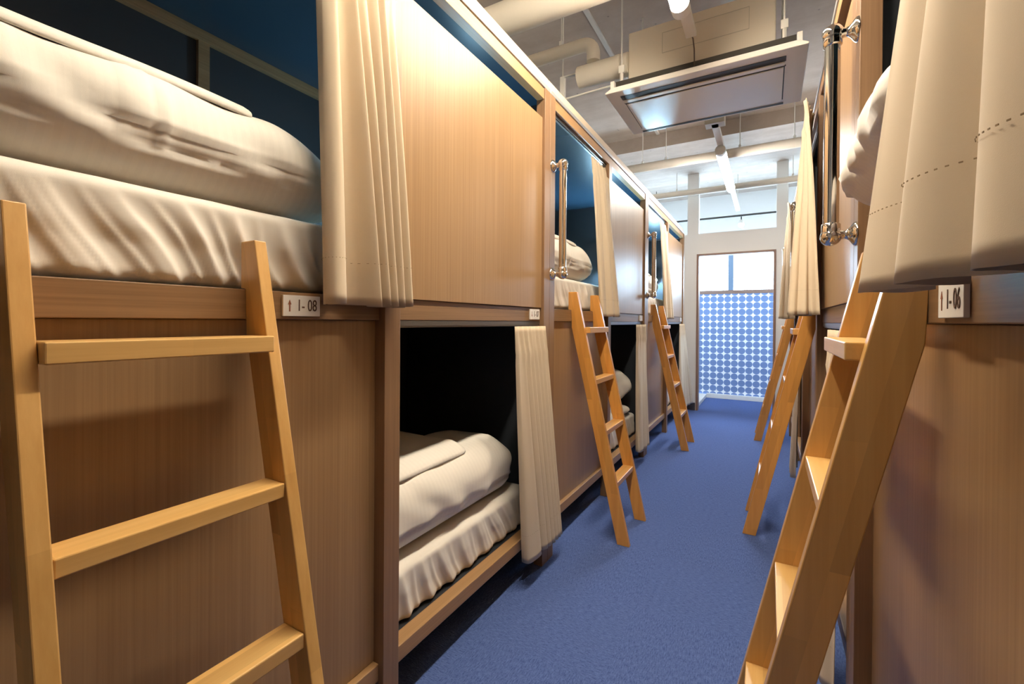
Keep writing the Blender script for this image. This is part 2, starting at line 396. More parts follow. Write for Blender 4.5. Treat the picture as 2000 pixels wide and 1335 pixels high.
# window wall
WZ0, WZ1, WX0, WX1 = 1.80, 2.74, -2.05, 1.30
def outer(b):
    bx(b, X0, X1, 8.24, YF, WZ1, CEIL_LOW)
    bx(b, X0, WX0, 8.24, YF, 0, WZ1); bx(b, WX1, X1, 8.24, YF, 0, WZ1)
struct('wall_window', outer, 'white')
wf = struct('window_1', lambda b: bx(b, WX0, WX1, 8.205, 8.245, WZ0 - 0.06, WZ0, 0.003), 'frame')
def mull(b):
    for x in (-1.64, -0.545, 0.55): bx(b, x - 0.04, x + 0.04, 8.25, 8.31, WZ0, WZ1, 0.004)
part('mullion', mull, 'mullion', wf)
part('window_pane', lambda b: bx(b, WX0, WX1, 8.276, 8.282, WZ0, WZ1), 'glass', wf)
part('polka_dot_film', lambda b: bx(b, WX0, WX1, 8.21, 8.214, 0.05, WZ0 - 0.06), 'dots', wf, label='frosted pane printed with rows of blue discs')

# ------------------------------------------------------------------ bunk module (local frame: x = towards the aisle, y = along the row)
def bars_handle(parent):
    """chromed handrail with domed flanges"""
    hz0, hz1, y, d = H + 0.252, H + 0.825, 0.035, 0.058
    def bar(b): tube(b, [(d, y, hz0), (d, y, hz1)], 0.0195, 22)
    hr = part('handrail', bar, 'chrome', parent, True, 40, label='chrome vertical handrail')
    for z, s in ((hz0, -1), (hz1, 1)):
        def br(b):
            ball(b, (d, y, z + s * 0.004), 0.0265)
            tube(b, [(0.0005, y, z), (0.004, y, z), (0.009, y, z), (0.015, y, z), (0.022, y, z), (0.030, y, z), (0.040, y, z)],
                 [0.034, 0.033, 0.028, 0.019, 0.013, 0.0125, 0.016], 22)
            tube(b, [(d, y, z - s * 0.008), (d, y, z - s * 0.030), (d, y, z - s * 0.034)], [0.0235, 0.0235, 0.0200], 22)
        part('bracket', br, 'chrome', hr, True, 50)
    return hr

def sign(parent, u0, u1, arrow, text, label):
    z0, z1 = H + 0.0085, H + 0.0600
    sg = part('number_sign', lambda b: bx(b, -0.0215, -0.0145, u0, u1, z0, z1, 0.0008), 'sign', parent, label=label)
    L = u1 - u0; zc = (z0 + z1) / 2
    # reading direction follows +y of the module on both sides
    w = L * 0.085; ya = u0 + L * 0.165
    s = 1 if arrow == 'up' else -1
    poly = [(-0.22, -0.5), (0.22, -0.5), (0.22, 0.1), (0.62, 0.1), (0, 0.5), (-0.62, 0.1), (-0.22, 0.1)]
    hh = (z1 - z0) * 0.56
    part('arrow', lambda b: prism(b, [(ya + p[0] * w * 0.8, zc + s * p[1] * hh) for p in poly], 'X', -0.0144, -0.0138), 'ink_red', sg)
    if text:
        me = text_mesh(text, (z1 - z0) * 0.80, 'ink', 0.66)
        o = obj('lettering', me, sg); o.location = (-0.0142, u0 + L * 0.63, zc)
    return sg

def make_bunk():
    t = thing('bunk_bed', '', 'bunk bed')
    for y0, y1 in ((0.0005, POST), (U_MID0, U_MID1), (MOD - POST, MOD - 0.0005)):
        part('post', lambda b: bx(b, -0.05, 0, y0, y1, 0, (Z_BEAM1 + 0.004 if y0 != U_MID0 else Z_BEAM0 - 0.001), 0.002), 'post', t)
    for y0 in (0.01, MOD - 0.08):
        part('leg', lambda b: bx(b, -0.95, -0.88, y0, y0 + 0.07, 0, 0.165), 'post', t)
    a, e = POST + 0.0005, MOD - POST - 0.0005
    part('upper_panel', lambda b: bx(b, -0.036, -0.014, U_MID1 + 0.0005, e, Z_RAIL1 + 0.0005, 2.312, 0.0015), 'panel', t)
    part('lower_panel', lambda b: bx(b, -0.062, -0.040, a, U_MID0 - 0.0005, 0.222, Z_RAIL0 - 0.0005, 0.0015), 'panel', t)
    for q0, q1 in ((a, U_MID0 - 0.0005), (U_MID1 + 0.0005, e)):
        part('bed_rail', lambda b: bx(b, -0.070, -0.022, q0, q1, Z_RAIL0, Z_RAIL1, 0.002), 'rail', t)
        part('bottom_rail', lambda b: bx(b, -0.072, -0.018, q0, q1, 0.168, 0.221, 0.003), 'beam', t)
    part('top_beam', lambda b: bx(b, -0.046, -0.006, a, e, Z_BEAM0, Z_BEAM1, 0.0015), 'beam', t)
    part('edge_strip', lambda b: bx(b, -0.060, -0.001, 0.004, MOD - 0.004, Z_BEAM1 + 0.0045, Z_TOP + 0.004, 0.002), 'strip', t)
    part('roof_edge', lambda b: bx(b, -0.055, -0.014, 0.001, MOD - 0.001, Z_TOP + 0.0045, Z_TOP + 0.058, 0.004), 'lip', t)
    part('roof_panel', lambda b: bx(b, -0.97, -0.0465, 0.022, MOD - 0.022, 2.409, 2.445), 'navy', t)
    part('back_panel', lambda b: bx(b, -0.985, -0.9705, 0.001, MOD - 0.001, 0.17, 2.408), 'navy_matt', t)
    for y0 in (0.002, MOD - 0.021):
        part('end_panel', lambda b: bx(b, -0.970, -0.0505, y0, y0 + 0.019, 0.17, 2.408), 'navy_matt', t)
    part('upper_platform', lambda b: bx(b, -0.970, -0.0705, 0.022, MOD - 0.022, 1.290, 1.333), 'navy_matt', t)
    part('lower_platform', lambda b: bx(b, -0.970, -0.0725, 0.022, MOD - 0.022, 0.172, 0.214), 'navy_matt', t)
    part('batten', lambda b: bx(b, -0.970, -0.948, 0.022, MOD - 0.022, 2.366, 2.4085), 'batten', t)
    part('batten', lambda b: bx(b, -0.970, -0.953, 0.935, 0.976, 1.335, 2.3655), 'batten', t)
    for q0, q1, zt in ((a, U_MID0 - 0.0005, 2.4045), (U_MID1 + 0.0005, e, 1.2645)):
        trk = [(-0.046, zt), (-0.046, zt - 0.0175), (-0.040, zt - 0.0175), (-0.040, zt - 0.0235), (-0.030, zt - 0.0235), (-0.030, zt - 0.0175), (-0.024, zt - 0.0175), (-0.024, zt)]
        part('curtain_track', lambda b: prism(b, trk, 'Y', q0, q1), 'track', t)
    bars_handle(t)
    return t

BUNK = make_bunk()
BUNK_LABELS = {
    ('L', 0): 'teak capsule bunk in the left row carrying the sign 1-08, nearest of that row',
    ('L', 1): 'middle teak capsule bunk of the left row, between the first and second chrome handrails',
    ('L', 2): 'farthest teak capsule bunk of the left row, next to the white far wall',
    ('R', 0): 'teak capsule bunk in the right row carrying the sign 1-06, nearest of that row',
    ('R', 1): 'middle teak capsule bunk of the right row, just beyond the large chrome handrail',
    ('R', 2): 'farthest teak capsule bunk of the right row, next to the white far wall'}
bunks = {}
for k_ in BUNK_LABELS:
    o = BUNK if k_ == ('L', 0) else copy_tree(BUNK)
    bunks[k_] = o
for k_, o in bunks.items():
    tag(o, BUNK_LABELS[k_], 'bunk bed', 'capsule bunks along the aisle'); place(o, *k_)
SU, SL = (0.684, 0.786), (1.974, 2.076)
sign(bunks[('L', 0)], *SU, 'up', '1- 08', 'white number plate reading 1- 08 with an up arrow')
sign(bunks[('L', 0)], *SL, 'down', '1- 07', 'small white number plate with a down arrow')
sign(bunks[('R', 0)], *SU, 'up', '1- 06', 'white number plate reading 1-06 with an up arrow')
for k_ in (('L', 1), ('L', 2), ('R', 1), ('R', 2)):
    sign(bunks[k_], *SL, 'down', None, 'small white number plate')

# ------------------------------------------------------------------ ladders
def make_ladder(rail_m, rung_m):
    t = thing('ladder', '', 'ladder')
    prof = [(-0.0415, H + 0.176), (0.011, H + 0.176), (0.336, 0.0005), (0.266, 0.0005), (-0.0195, H - 0.033), (-0.0195, H + 0.0705), (-0.0415, H + 0.0705)]
    W, T = 0.404, 0.027
    for y0 in (0.0, W - T):
        part('side_rail', lambda b: prism(b, prof, 'Y', y0, y0 + T, 0.0022), rail_m, t)
    for i, zt in enumerate((-0.035, -0.342, -0.634, -0.925)):
        f = 0.011 + (0.176 - zt) * 0.2255
        pro = 0.030 if i == 0 else -0.002
        th = 0.034 if i == 0 else 0.030
        d0 = f - 0.068 + (0.02 if i == 0 else 0.0)
        part('rung', lambda b: bx(b, d0, f + pro, T + 0.0005, W - T - 0.0005, H + zt - th, H + zt, 0.0025), rung_m, t)
    return t
LAD_A = make_ladder('pine', 'pine_rung')
LAD_B = make_ladder('amber', 'amber_rung')
def put_ladder(o, side, y_near, label):
    tag(o, label, 'ladder', 'bunk ladders')
    if side == 'L': o.location = (LX, y_near, 0)
    else: o.location = (RX, y_near + 0.404, 0); o.rotation_euler = (0, 0, PI)
put_ladder(LAD_A, 'L', 0.196, 'large pale pine ladder on the left, hooked on the rail beside the 1-08 sign')
put_ladder(copy_tree(LAD_A), 'R', 1.0, 'large pale pine ladder on the right, hooked below the 1-06 sign and the brown curtain')
put_ladder(LAD_B, 'L', 2.492, 'amber pine ladder second in the left row, its shadow on the panel behind')
put_ladder(copy_tree(LAD_B), 'L', 4.645, 'smallest amber ladder of the left row, farthest down beside the white curtain')
put_ladder(copy_tree(LAD_B), 'R', 3.01, 'amber pine ladder of the right row seen edge on, second from the camera')
put_ladder(copy_tree(LAD_B), 'R', 5.45, 'farthest amber ladder of the right row, in front of the polka dot pane')

# ------------------------------------------------------------------ curtains
def crom(P, n):
    out = []; m = len(P) - 1
    for i in range(n):
        t = i / (n - 1) * m; k = min(int(t), m - 1); f = t - k
        p0, p1, p2, p3 = P[max(k - 1, 0)], P[k], P[k + 1], P[min(k + 2, m)]
        v = []
        for c in range(2):
            a, b_, c_, d_ = p0[c], p1[c], p2[c], p3[c]
            v.append(0.5 * (2 * b_ + (c_ - a) * f + (2 * a - 5 * b_ + 4 * c_ - d_) * f * f + (3 * b_ - a - 3 * c_ + d_) * f ** 3))
        out.append(v)
    return out

def curtain_meshes(bot, top, z0, z1, seed=0, ease=0.75, ns=150, nz=44, wob=0.003, hem=0.115, head=0.09, dmin=None, hemz=0.006):
    B, T = crom(bot, ns), crom(top, ns)
    def P(i, t):                   # t 0 bottom .. 1 top
        f = (1 - t) ** ease
        u = T[i][0] + (B[i][0] - T[i][0]) * (1 - t); d = T[i][1] + (B[i][1] - T[i][1]) * f
        q = noise.noise(Vector((i * 0.045 + seed * 7.1, t * 2.2, seed)))
        k = min(1, (1 - t) * 2.5)
        u += wob * q * k; d += wob * 0.9 * noise.noise(Vector((i * 0.05, t * 2.6 + 5, seed + 3))) * k
        # pinch pleats: gathered along a seam below the stiff header, puffing out just under it
        hz = (1 - t) * (z1 - z0)
        d += 0.0055 * (0.5 + 0.5 * math.sin(i * 0.55)) * math.exp(-((hz - head - 0.035) / 0.03) ** 2) - 0.004 * math.exp(-((hz - head) / 0.008) ** 2)
        if hz < head: d += 0.0022 * math.sin(i * 0.55 + 0.8)
        if dmin is not None: d = max(d, dmin)
        if u > 0.985: d = max(d, 0.0045)
        z = z0 + (z1 - z0) * t + hemz * noise.noise(Vector((i * 0.06, seed, 2))) * (1 - t) ** 6
        return Vector((d, u, z))
    bm = bmesh.new(); g = [[bm.verts.new(P(i, j / (nz - 1))) for j in range(nz)] for i in range(ns)]
    for i in range(ns - 1):
        for j in range(nz - 1): bm.faces.new([g[i][j], g[i + 1][j], g[i + 1][j + 1], g[i][j + 1]])
    bmesh.ops.recalc_face_normals(bm, faces=bm.faces[:])
    # two-sided cloth with a real thickness
    bmesh.ops.solidify(bm, geom=bm.faces[:], thickness=0.0022)
    cloth = mesh('cloth', bm, 'curtain', True)
    bs = bmesh.new(); th = hem / (z1 - z0); i = 1
    while i < ns - 3:
        a, c = P(i, th), P(i + 1, th)
        t_ = (c - a); n_ = Vector((t_.y, -t_.x, 0)).normalized()
        if n_.x < 0: n_ = -n_
        for s in (1, -1):
            off = n_ * (0.0016 * s); w = Vector((0, 0, 0.0007))
            q = [a + off - w, a + t_ * 0.6 + off - w, a + t_ * 0.6 + off + w, a + off + w]
            q2 = [v + n_ * (0.0007 * s) for v in q]
            V = [bs.verts.new(v) for v in q + q2]
            for idx in ((0, 1, 2, 3), (7, 6, 5, 4), (0, 4, 5, 1), (1, 5, 6, 2), (2, 6, 7, 3), (3, 7, 4, 0)): bs.faces.new([V[x] for x in idx])
        i += 2
    return cloth, mesh('hem_stitching', bs, 'stitch')

def make_curtain(ms, side, k, label):
    t = thing('curtain', label, 'curtain', group='cream curtains on the bunk openings'); place(t, side, k)
    obj('cloth', ms[0], t); obj('hem_stitching', ms[1], t, 'darker stitched hem line')
    return t
ztu, zbu, ztl, zbl = 2.362, H + 0.040, 1.2405, 0.135

def folds(u0, u1, n, d0, d1, lead):
    P = list(lead)
    for i in range(n):
        a = u0 + (u1 - u0) * (i + 0.0) / n; b = u0 + (u1 - u0) * (i + 0.62) / n
        P += [(a, d1), (a + (b - a) * 0.35, d1 + 0.004), (b, d0)]
    P.append((u1, d1 * 0.8))
    return P
# first bunk, upper opening: one loose leading fold, then a recessed flat, then tight pleats
botA = [(0.800, -0.014), (0.772, 0.015), (0.752, 0.050), (0.757, 0.078), (0.778, 0.084), (0.797, 0.074), (0.803, 0.030), (0.806, -0.008), (0.835, -0.013), (0.880, 0.008), (0.905, 0.070),
        (0.917, 0.074), (0.921, 0.014), (0.930, 0.016), (0.936, 0.076), (0.947, 0.076), (0.951, 0.014), (0.958, 0.018), (0.963, 0.078), (0.974, 0.076), (0.978, 0.016), (0.985, 0.022), (0.991, 0.080), (1.003, 0.076), (1.008, 0.022), (1.016, 0.028), (1.029, 0.080), (1.044, 0.068), (1.048, 0.022)]
def top_of(bot, u0, u1, d, amp):
    n = len(bot); 
    return [(u0 + (u1 - u0) * i / (n - 1), d + amp * (1 if (i % 3) == 1 else -0.4)) for i in range(n)]
topA = top_of(botA, 0.765, 1.030, -0.022, 0.010)
make_curtain(curtain_meshes(botA, topA, zbu, ztu, 1, 0.62), 'L', 0, 'tall cream curtain of the upper berth above the 1-08 sign, with tight pleats')
# upper curtains further along: two broad soft folds
botB = [(0.80, 0.004), (0.783, 0.016), (0.782, 0.030), (0.795, 0.040), (0.835, 0.040), (0.875, 0.026), (0.895, 0.040), (0.925, 0.062), (0.965, 0.060), (1.000, 0.038), (1.020, 0.042), (1.05, 0.062), (1.09, 0.060), (1.120, 0.036), (1.135, 0.026)]
topB = top_of(botB, 0.70, 0.975, -0.028, 0.010)
mB = curtain_meshes(botB, topB, zbu - 0.005, ztu, 4, 0.62)
make_curtain(mB, 'L', 1, 'cream upper curtain of the left row behind the amber ladder, two broad folds')
make_curtain(mB, 'L', 2, 'farthest cream upper curtain of the left row, small and narrow')
botF = [(0.82, 0.004), (0.805, 0.026), (0.82, 0.044), (0.87, 0.034), (0.91, 0.055), (0.95, 0.066), (0.985, 0.044), (1.03, 0.078), (1.075, 0.086), (1.11, 0.062), (1.155, 0.100), (1.205, 0.120), (1.255, 0.132), (1.29, 0.126), (1.298, 0.108), (1.284, 0.094), (1.300, 0.078), (1.306, 0.062), (1.288, 0.050), (1.300, 0.036), (1.296, 0.018), (1.304, 0.006)]
topF = top_of(botF, 0.80, 1.17, 0.014, 0.010)
topF = [(u, d + 0.052 * max(0.0, (u - 0.95) / 0.22)) for u, d in topF]
mF = curtain_meshes(botF, topF, zbu - 0.002, ztu - 0.002, 21, 0.62, 170, dmin=0.0045)
make_curtain(mF, 'R', 1, 'cream upper curtain of the right row left of the large chrome handrail')
make_curtain(mF, 'R', 2, 'farthest cream upper curtain of the right row, partly hidden by the next one')
# first bunk of the right row, close to the lens: three big folds
botR = [(0.815, 0.020), (0.785, 0.060), (0.758, 0.090), (0.770, 0.091), (0.815, 0.078), (0.860, 0.052), (0.892, 0.014), (0.905, 0.030), (0.920, 0.072), (0.945, 0.086), (0.990, 0.068), (1.032, 0.026), (1.048, 0.010), (1.060, 0.036), (1.078, 0.064), (1.110, 0.062), (1.155, 0.034), (1.185, 0.010)]
topR = top_of(botR, 0.74, 0.985, -0.028, 0.008)
make_curtain(curtain_meshes(botR, topR, zbu + 0.006, ztu, 9, 0.80, 180, 48, 0.004), 'R', 0, 'large shaded beige brown curtain of the upper berth above the 1-06 sign')
# lower openings
botC = [(1.870, 0.004), (1.862, 0.026), (1.872, 0.046), (1.930, 0.052), (1.985, 0.048), (1.992, 0.018), (2.010, 0.050), (2.040, 0.056), (2.046, 0.022), (2.060, 0.052), (2.085, 0.058), (2.090, 0.026), (2.100, 0.054), (2.122, 0.060), (2.127, 0.028), (2.138, 0.056), (2.156, 0.060), (2.161, 0.030), (2.172, 0.056), (2.190, 0.060), (2.196, 0.034), (2.212, 0.056), (2.228, 0.050)]
topC = top_of(botC, 1.775, 2.072, 0.011, 0.008)
mC = curtain_meshes(botC, topC, zbl, ztl, 6, 0.85, dmin=0.0035, hem=0.13)
make_curtain(mC, 'L', 0, 'tightly pleated cream curtain of the open lower berth nearest on the left')
botD = [(1.79, 0.004), (1.765, 0.028), (1.775, 0.050), (1.83, 0.058), (1.88, 0.045), (1.91, 0.055), (1.96, 0.062), (1.99, 0.040), (2.02, 0.055), (2.06, 0.060), (2.085, 0.035), (2.10, 0.03)]
topD = top_of(botD, 1.745, 2.085, 0.011, 0.008)
mD = curtain_meshes(botD, topD, zbl, ztl, 12, 0.85, dmin=0.0035, hem=0.13)
make_curtain(mD, 'L', 1, 'cream lower curtain of the left row right of the amber ladder with the shadow')
botE = [(1.80, 0.004), (1.79, 0.030), (1.82, 0.052), (1.90, 0.056), (1.98, 0.040), (2.03, 0.056), (2.09, 0.066), (2.13, 0.044), (2.18, 0.062), (2.25, 0.080), (2.29, 0.056), (2.33, 0.080), (2.40, 0.098), (2.43, 0.080)]
mE = curtain_meshes(botE, top_of(botE, 1.76, 2.09, 0.011, 0.008), zbl, ztl, 15, 0.85, dmin=0.0035, hem=0.13)
make_curtain(mE, 'L', 2, 'daylit white looking lower curtain at the end of the left row by the far wall')
make_curtain(mD, 'R', 1, 'cream lower curtain of the right row, mostly behind the large pale ladder')
make_curtain(mD, 'R', 2, 'cream lower curtain of the right row, hanging beside the edge on amber ladder')

# ------------------------------------------------------------------ bedding
def soft_box(x0, x1, y0, y1, z0, z1, r, res, disp=None):
    """rounded cushion-like box, finely meshed; disp(p, n) -> offset vector"""
    lo = Vector((x0, y0, z0)); hi = Vector((x1, y1, z1)); S = hi - lo
    rs = res if isinstance(res, tuple) else (res,) * 3
    n = [max(4, int(round(S[i] / rs[i]))) for i in range(3)]
    rv = Vector((min(r[0], S.x / 2.001), min(r[1], S.y / 2.001), min(r[2], S.z / 2.001)))
    bm = bmesh.new(); cache = {}
    def vert(i, j, k):
        key = (i, j, k)
        if key in cache: return cache[key]
        p = Vector((lo.x + S.x * i / n[0], lo.y + S.y * j / n[1], lo.z + S.z * k / n[2]))
        q = Vector([min(max(p[a], lo[a] + rv[a]), hi[a] - rv[a]) for a in range(3)])
        e = Vector([(p[a] - q[a]) / rv[a] for a in range(3)])
        m_ = max(abs(e.x), abs(e.y), abs(e.z)); L = e.length
        if L > 1e-6: e = e * (m_ / L)
        nn = e.normalized() if L > 1e-6 else Vector((0, 0, 1))
        p2 = q + Vector([e[a] * rv[a] for a in range(3)])
        if disp: p2 = p2 + disp(p2, nn)
        v = bm.verts.new(p2); cache[key] = v; return v
    def grid(fix, val, A, Bx):
        for a in range(n[A]):
            for b in range(n[Bx]):
                q = []
                for da, db in ((0, 0), (1, 0), (1, 1), (0, 1)):
                    ix = [0, 0, 0]; ix[fix] = val; ix[A] = a + da; ix[Bx] = b + db; q.append(vert(*ix))
                bm.faces.new(q)
    for fix in range(3):
        A, Bx = [a for a in range(3) if a != fix]
        grid(fix, 0, A, Bx); grid(fix, n[fix], A, Bx)
    return bm

def ridge(x, s=1.0):
    return 1 - abs(math.sin(x)) ** s

def sheet_disp(zlo, zhi, seed, lim, amp=1.0):
    """gathered diagonal folds on the aisle side, fading in below the lip of the duvet"""
    def f(p, n):
        o = Vector((0, 0, 0))
        t = (p.z - zlo) / (zhi - zlo)
        if n.x > 0.25:
            q = noise.noise(Vector((p.y * 2.1 + seed, p.z * 2.2, seed)))
            q2 = noise.noise(Vector((p.y * 5.3 + seed, p.z * 5.0, seed + 3)))
            ph = (p.z * 0.75 + 2.0 * p.y) * 27 + 4.2 * q + 1.2 * q2
            cr = (0.5 + 0.5 * math.sin(ph)) ** 2.2            # narrow crest, broad hollow
            c2 = (0.5 + 0.5 * math.sin(2.13 * ph + 1.9 + 2.2 * q)) ** 3
            env = min(1.0, max(0.0, (0.93 - t) * 2.6)) * (0.62 + 0.6 * noise.noise(Vector((p.y * 1.3, 3 + seed, 0.5))))
            o.x += env * (0.026 * cr + 0.012 * c2) - 0.012 * min(1, max(0, (0.9 - t) * 2.0))
            o.x += 0.006 * noise.noise(Vector((p.y * 3.1 + 9, p.z * 4, seed + 2)))
            o.x = lim * math.tanh(o.x * amp / lim) if o.x > 0 else o.x * amp
        if n.z > 0.5: o.z = -0.004 * abs(noise.noise(Vector((p.x * 4, p.y * 4, seed))))
        return o
    return f

def duvet_disp(u_end, drop, seed, slope_len=0.28, seam=None, top=None, zb=0, creases=(), rough=1.0):
    def f(p, n):
        o = Vector((0, 0, 0))
        a = noise.noise(Vector((p.x * 3.0, p.y * 2.4, p.z * 3.6 + seed))) * 0.020
        a += noise.noise(Vector((p.x * 7, p.y * 6, p.z * 8 + seed))) * 0.007
        if rough > 1: a += 0.009 * rough * (1 - 2.2 * abs(noise.noise(Vector((p.x * 9, p.y * 11, p.z * 6 + seed)))))
        h = (p.z - zb) / (top - zb)
        if n.x > 0.1:
            q = noise.noise(Vector((p.y * 3, p.z * 5, seed + 4)))
            lo = max(0, 1 - h * 1.5)
            a += 0.010 * lo * (1 - abs(math.sin(p.y * 9 - p.z * 14 + q * 4)) * 1.4)
            a += 0.005 * math.sin(p.y * 21 + p.z * 16 + q * 7)
            for cu, ch0, ch1 in creases:
                c = cu + 0.05 * (h - 0.5) + 0.012 * math.sin(h * 5)
                w = min(1, max(0, (h - ch0) * 6)) * min(1, max(0, (ch1 - h) * 6))
                a += w * 0.009 * math.exp(-((p.y - c) / 0.007) ** 2)
            # rolled lip along the lower edge
            a += 0.012 * math.exp(-((p.z - zb - 0.012) / 0.010) ** 2)
        if seam is not None and n.x > 0.1:
            sz = seam + 0.010 * math.sin(p.y * 4 + seed)
            a -= 0.006 * math.exp(-((p.z - sz) / 0.006) ** 2) - 0.003 * math.exp(-((p.z - sz - 0.012) / 0.006) ** 2)
        if n.z < -0.4: a = 0
        o += n * a
        if p.z > zb + 0.03:
            k = min(1, max(0, (p.y - (u_end - slope_len)) / slope_len))
            o.z -= drop * k * k * (p.z - zb) / (top - zb)
        if n.z < 0.2 and p.z < zb + 0.05: o.z = max(o.z, zb - p.z)
        return o
    return f

ZUM, ZLM, MT = 1.3345, 0.2155, 0.198
def mattress_mesh(zb, seed, front, amp=1.0):
    bm = soft_box(-0.935, front, 0.06, MOD - 0.06, zb, zb + MT, (0.035, 0.05, 0.030), (0.025, 0.0048, 0.0066), sheet_disp(zb, zb + MT, seed, 0.022, amp))
    return mesh('mattress', bm, 'sheet', True)
mU, mL = mattress_mesh(ZUM, 1.0, -0.070), mattress_mesh(ZLM, 5.0, -0.084, 0.6)
MAT_LABELS = {('L', 0): 'thick mattress under a wrinkled white sheet above the 1-08 sign', ('L', 1): 'white sheeted mattress of the upper berth behind the second ladder of the left row',
              ('L', 2): 'white sheeted upper mattress at the far end of the left row', ('R', 0): 'white sheeted upper mattress behind the large brown curtain',
              ('R', 1): 'white sheeted upper mattress in the middle bunk of the right row'}
for k_, lb in MAT_LABELS.items():
    o = obj('mattress', mU); tag(o, lb, 'mattress', 'sheeted mattresses in the berths'); place(o, *k_)
LOW_LABELS = {('L', 0): 'mattress with loose white sheet in the open lower berth nearest on the left', ('L', 1): 'white lower mattress seen between the rungs of the second left ladder',
              ('L', 2): 'white lower mattress at the far end of the left row', ('R', 1): 'white lower mattress of the right row behind the large ladder'}
for k_, lb in LOW_LABELS.items():
    o = obj('mattress', mL); tag(o, lb, 'mattress', 'sheeted mattresses in the berths'); place(o, *k_)

def make_duvet(name_lab, u0, u1, zb, h, x_back, seed, flap_end, drop, seam_f=0.42, endr=0.16, x_front=-0.058, creases=(), rough=1.0, flap=True):
    t = thing('duvet', name_lab, 'duvet', group='folded duvets on the berths')
    top = zb + h
    bm = soft_box(x_back, x_front - 0.010, u0, u1, zb, top, (0.13, endr, 0.125), 0.0125, duvet_disp(u1, drop, seed, 0.30, zb + h * seam_f, top, zb, creases, rough))
    obj('duvet_body', mesh('duvet_body', bm, 'duvet', True), t)
    def fd(p, n):
        k = 0.012 * noise.noise(Vector((p.x * 3.2, p.y * 2.6, top * 4 + seed)))
        # droops over the rounded front edge
        e = max(0, (p.x - (x_front - 0.16)) / 0.13)
        return Vector((0, 0, k - 0.055 * e * e))
    if not flap: return t
    bm = soft_box(x_back + 0.02, x_front - 0.055, u0 + 0.02, flap_end, top + 0.010, top + 0.034, (0.012, 0.012, 0.011), 0.018, fd)
    obj('folded_flap', mesh('folded_flap', bm, 'duvet', True), t)
    return t
zu, zl = ZUM + MT + 0.003, ZLM + MT + 0.003
dU = make_duvet('', 0.075, 0.99, zu, 0.245, -0.90, 2.0, 0.67, 0.07, seam_f=0.48, x_front=-0.058, endr=0.22, creases=((0.40, 0.25, 1.0), (0.425, 0.3, 1.0), (0.46, 0.2, 0.9), (0.56, 0.0, 0.4)))
DU = {('L', 0): 'big folded white duvet high on the left above the 1-08 sign', ('L', 1): 'folded white duvet on the upper berth behind the second chrome handrail',
      ('L', 2): 'folded white duvet on the farthest upper berth of the left row', ('R', 1): 'folded white duvet on the middle upper berth of the right row'}
for i, (k_, lb) in enumerate(DU.items()):
    o = dU if i == 0 else copy_tree(dU); tag(o, lb, 'duvet', 'folded duvets on the berths'); place(o, *k_)
dR = make_duvet('white pillowy duvet end bulging out beside the large chrome handrail', 0.095, 0.80, zu, 0.185, -0.90, 3.0, 0.60, 0.02, x_front=0.062, endr=0.15, rough=1.7, flap=False); place(dR, 'R', 0)
dLw = make_duvet('folded white striped duvet in the open lower berth nearest on the left', 0.80, 2.045, zl, 0.285, -0.56, 8.0, 1.62, 0.05, 0.30, x_front=-0.085); place(dLw, 'L', 0)
dL2 = make_duvet('low white duvet in the lower berth beyond the second left ladder', 0.9, 2.06, zl, 0.10, -0.60, 11.0, 1.5, 0.02, 0.4, x_front=-0.085); place(dL2, 'L', 1)

def pillow(label, cx, cy, cz, sx, sy, sz, seed, rot=(0, 0, 0)):
    def f(p, n):
        return n * (0.022 * noise.noise(p * 7 + Vector((seed, 0, 0))) + 0.012 * noise.noise(p * 16 + Vector((seed, 3, 0))))
    bm = soft_box(-sx / 2, sx / 2, -sy / 2, sy / 2, -sz / 2, sz / 2, (sx * 0.48, sy * 0.48, sz * 0.49), 0.016, f)
    # pull the four corners out a little, as pillow cases do
    for v in bm.verts:
        a = abs(v.co.x) / (sx / 2) * abs(v.co.y) / (sy / 2)
        v.co.x *= 1 + 0.10 * a; v.co.y *= 1 + 0.10 * a
    o = obj('pillow', mesh('pillow', bm, 'pillow', True)); tag(o, label, 'pillow', 'white pillows in the lower berths')
    return o, (cx, cy, cz), rot
def put_pillow(p, side, k):
    o, c, rot = p
    if side == 'L': o.location = (LX + c[0], LY[k] + c[1], c[2])
    o.rotation_euler = rot
put_pillow(pillow('shaded pillow behind the duvet in the open lower berth on the left', -0.765, 1.42, zl + 0.150, 0.34, 0.62, 0.28, 1), 'L', 0)
put_pillow(pillow('white pillow standing upright in the lower berth beyond the second ladder', -0.27, 1.90, zl + 0.105 + 0.165, 0.36, 0.17, 0.29, 2, (0.15, 0.0, 0.3)), 'L', 1)

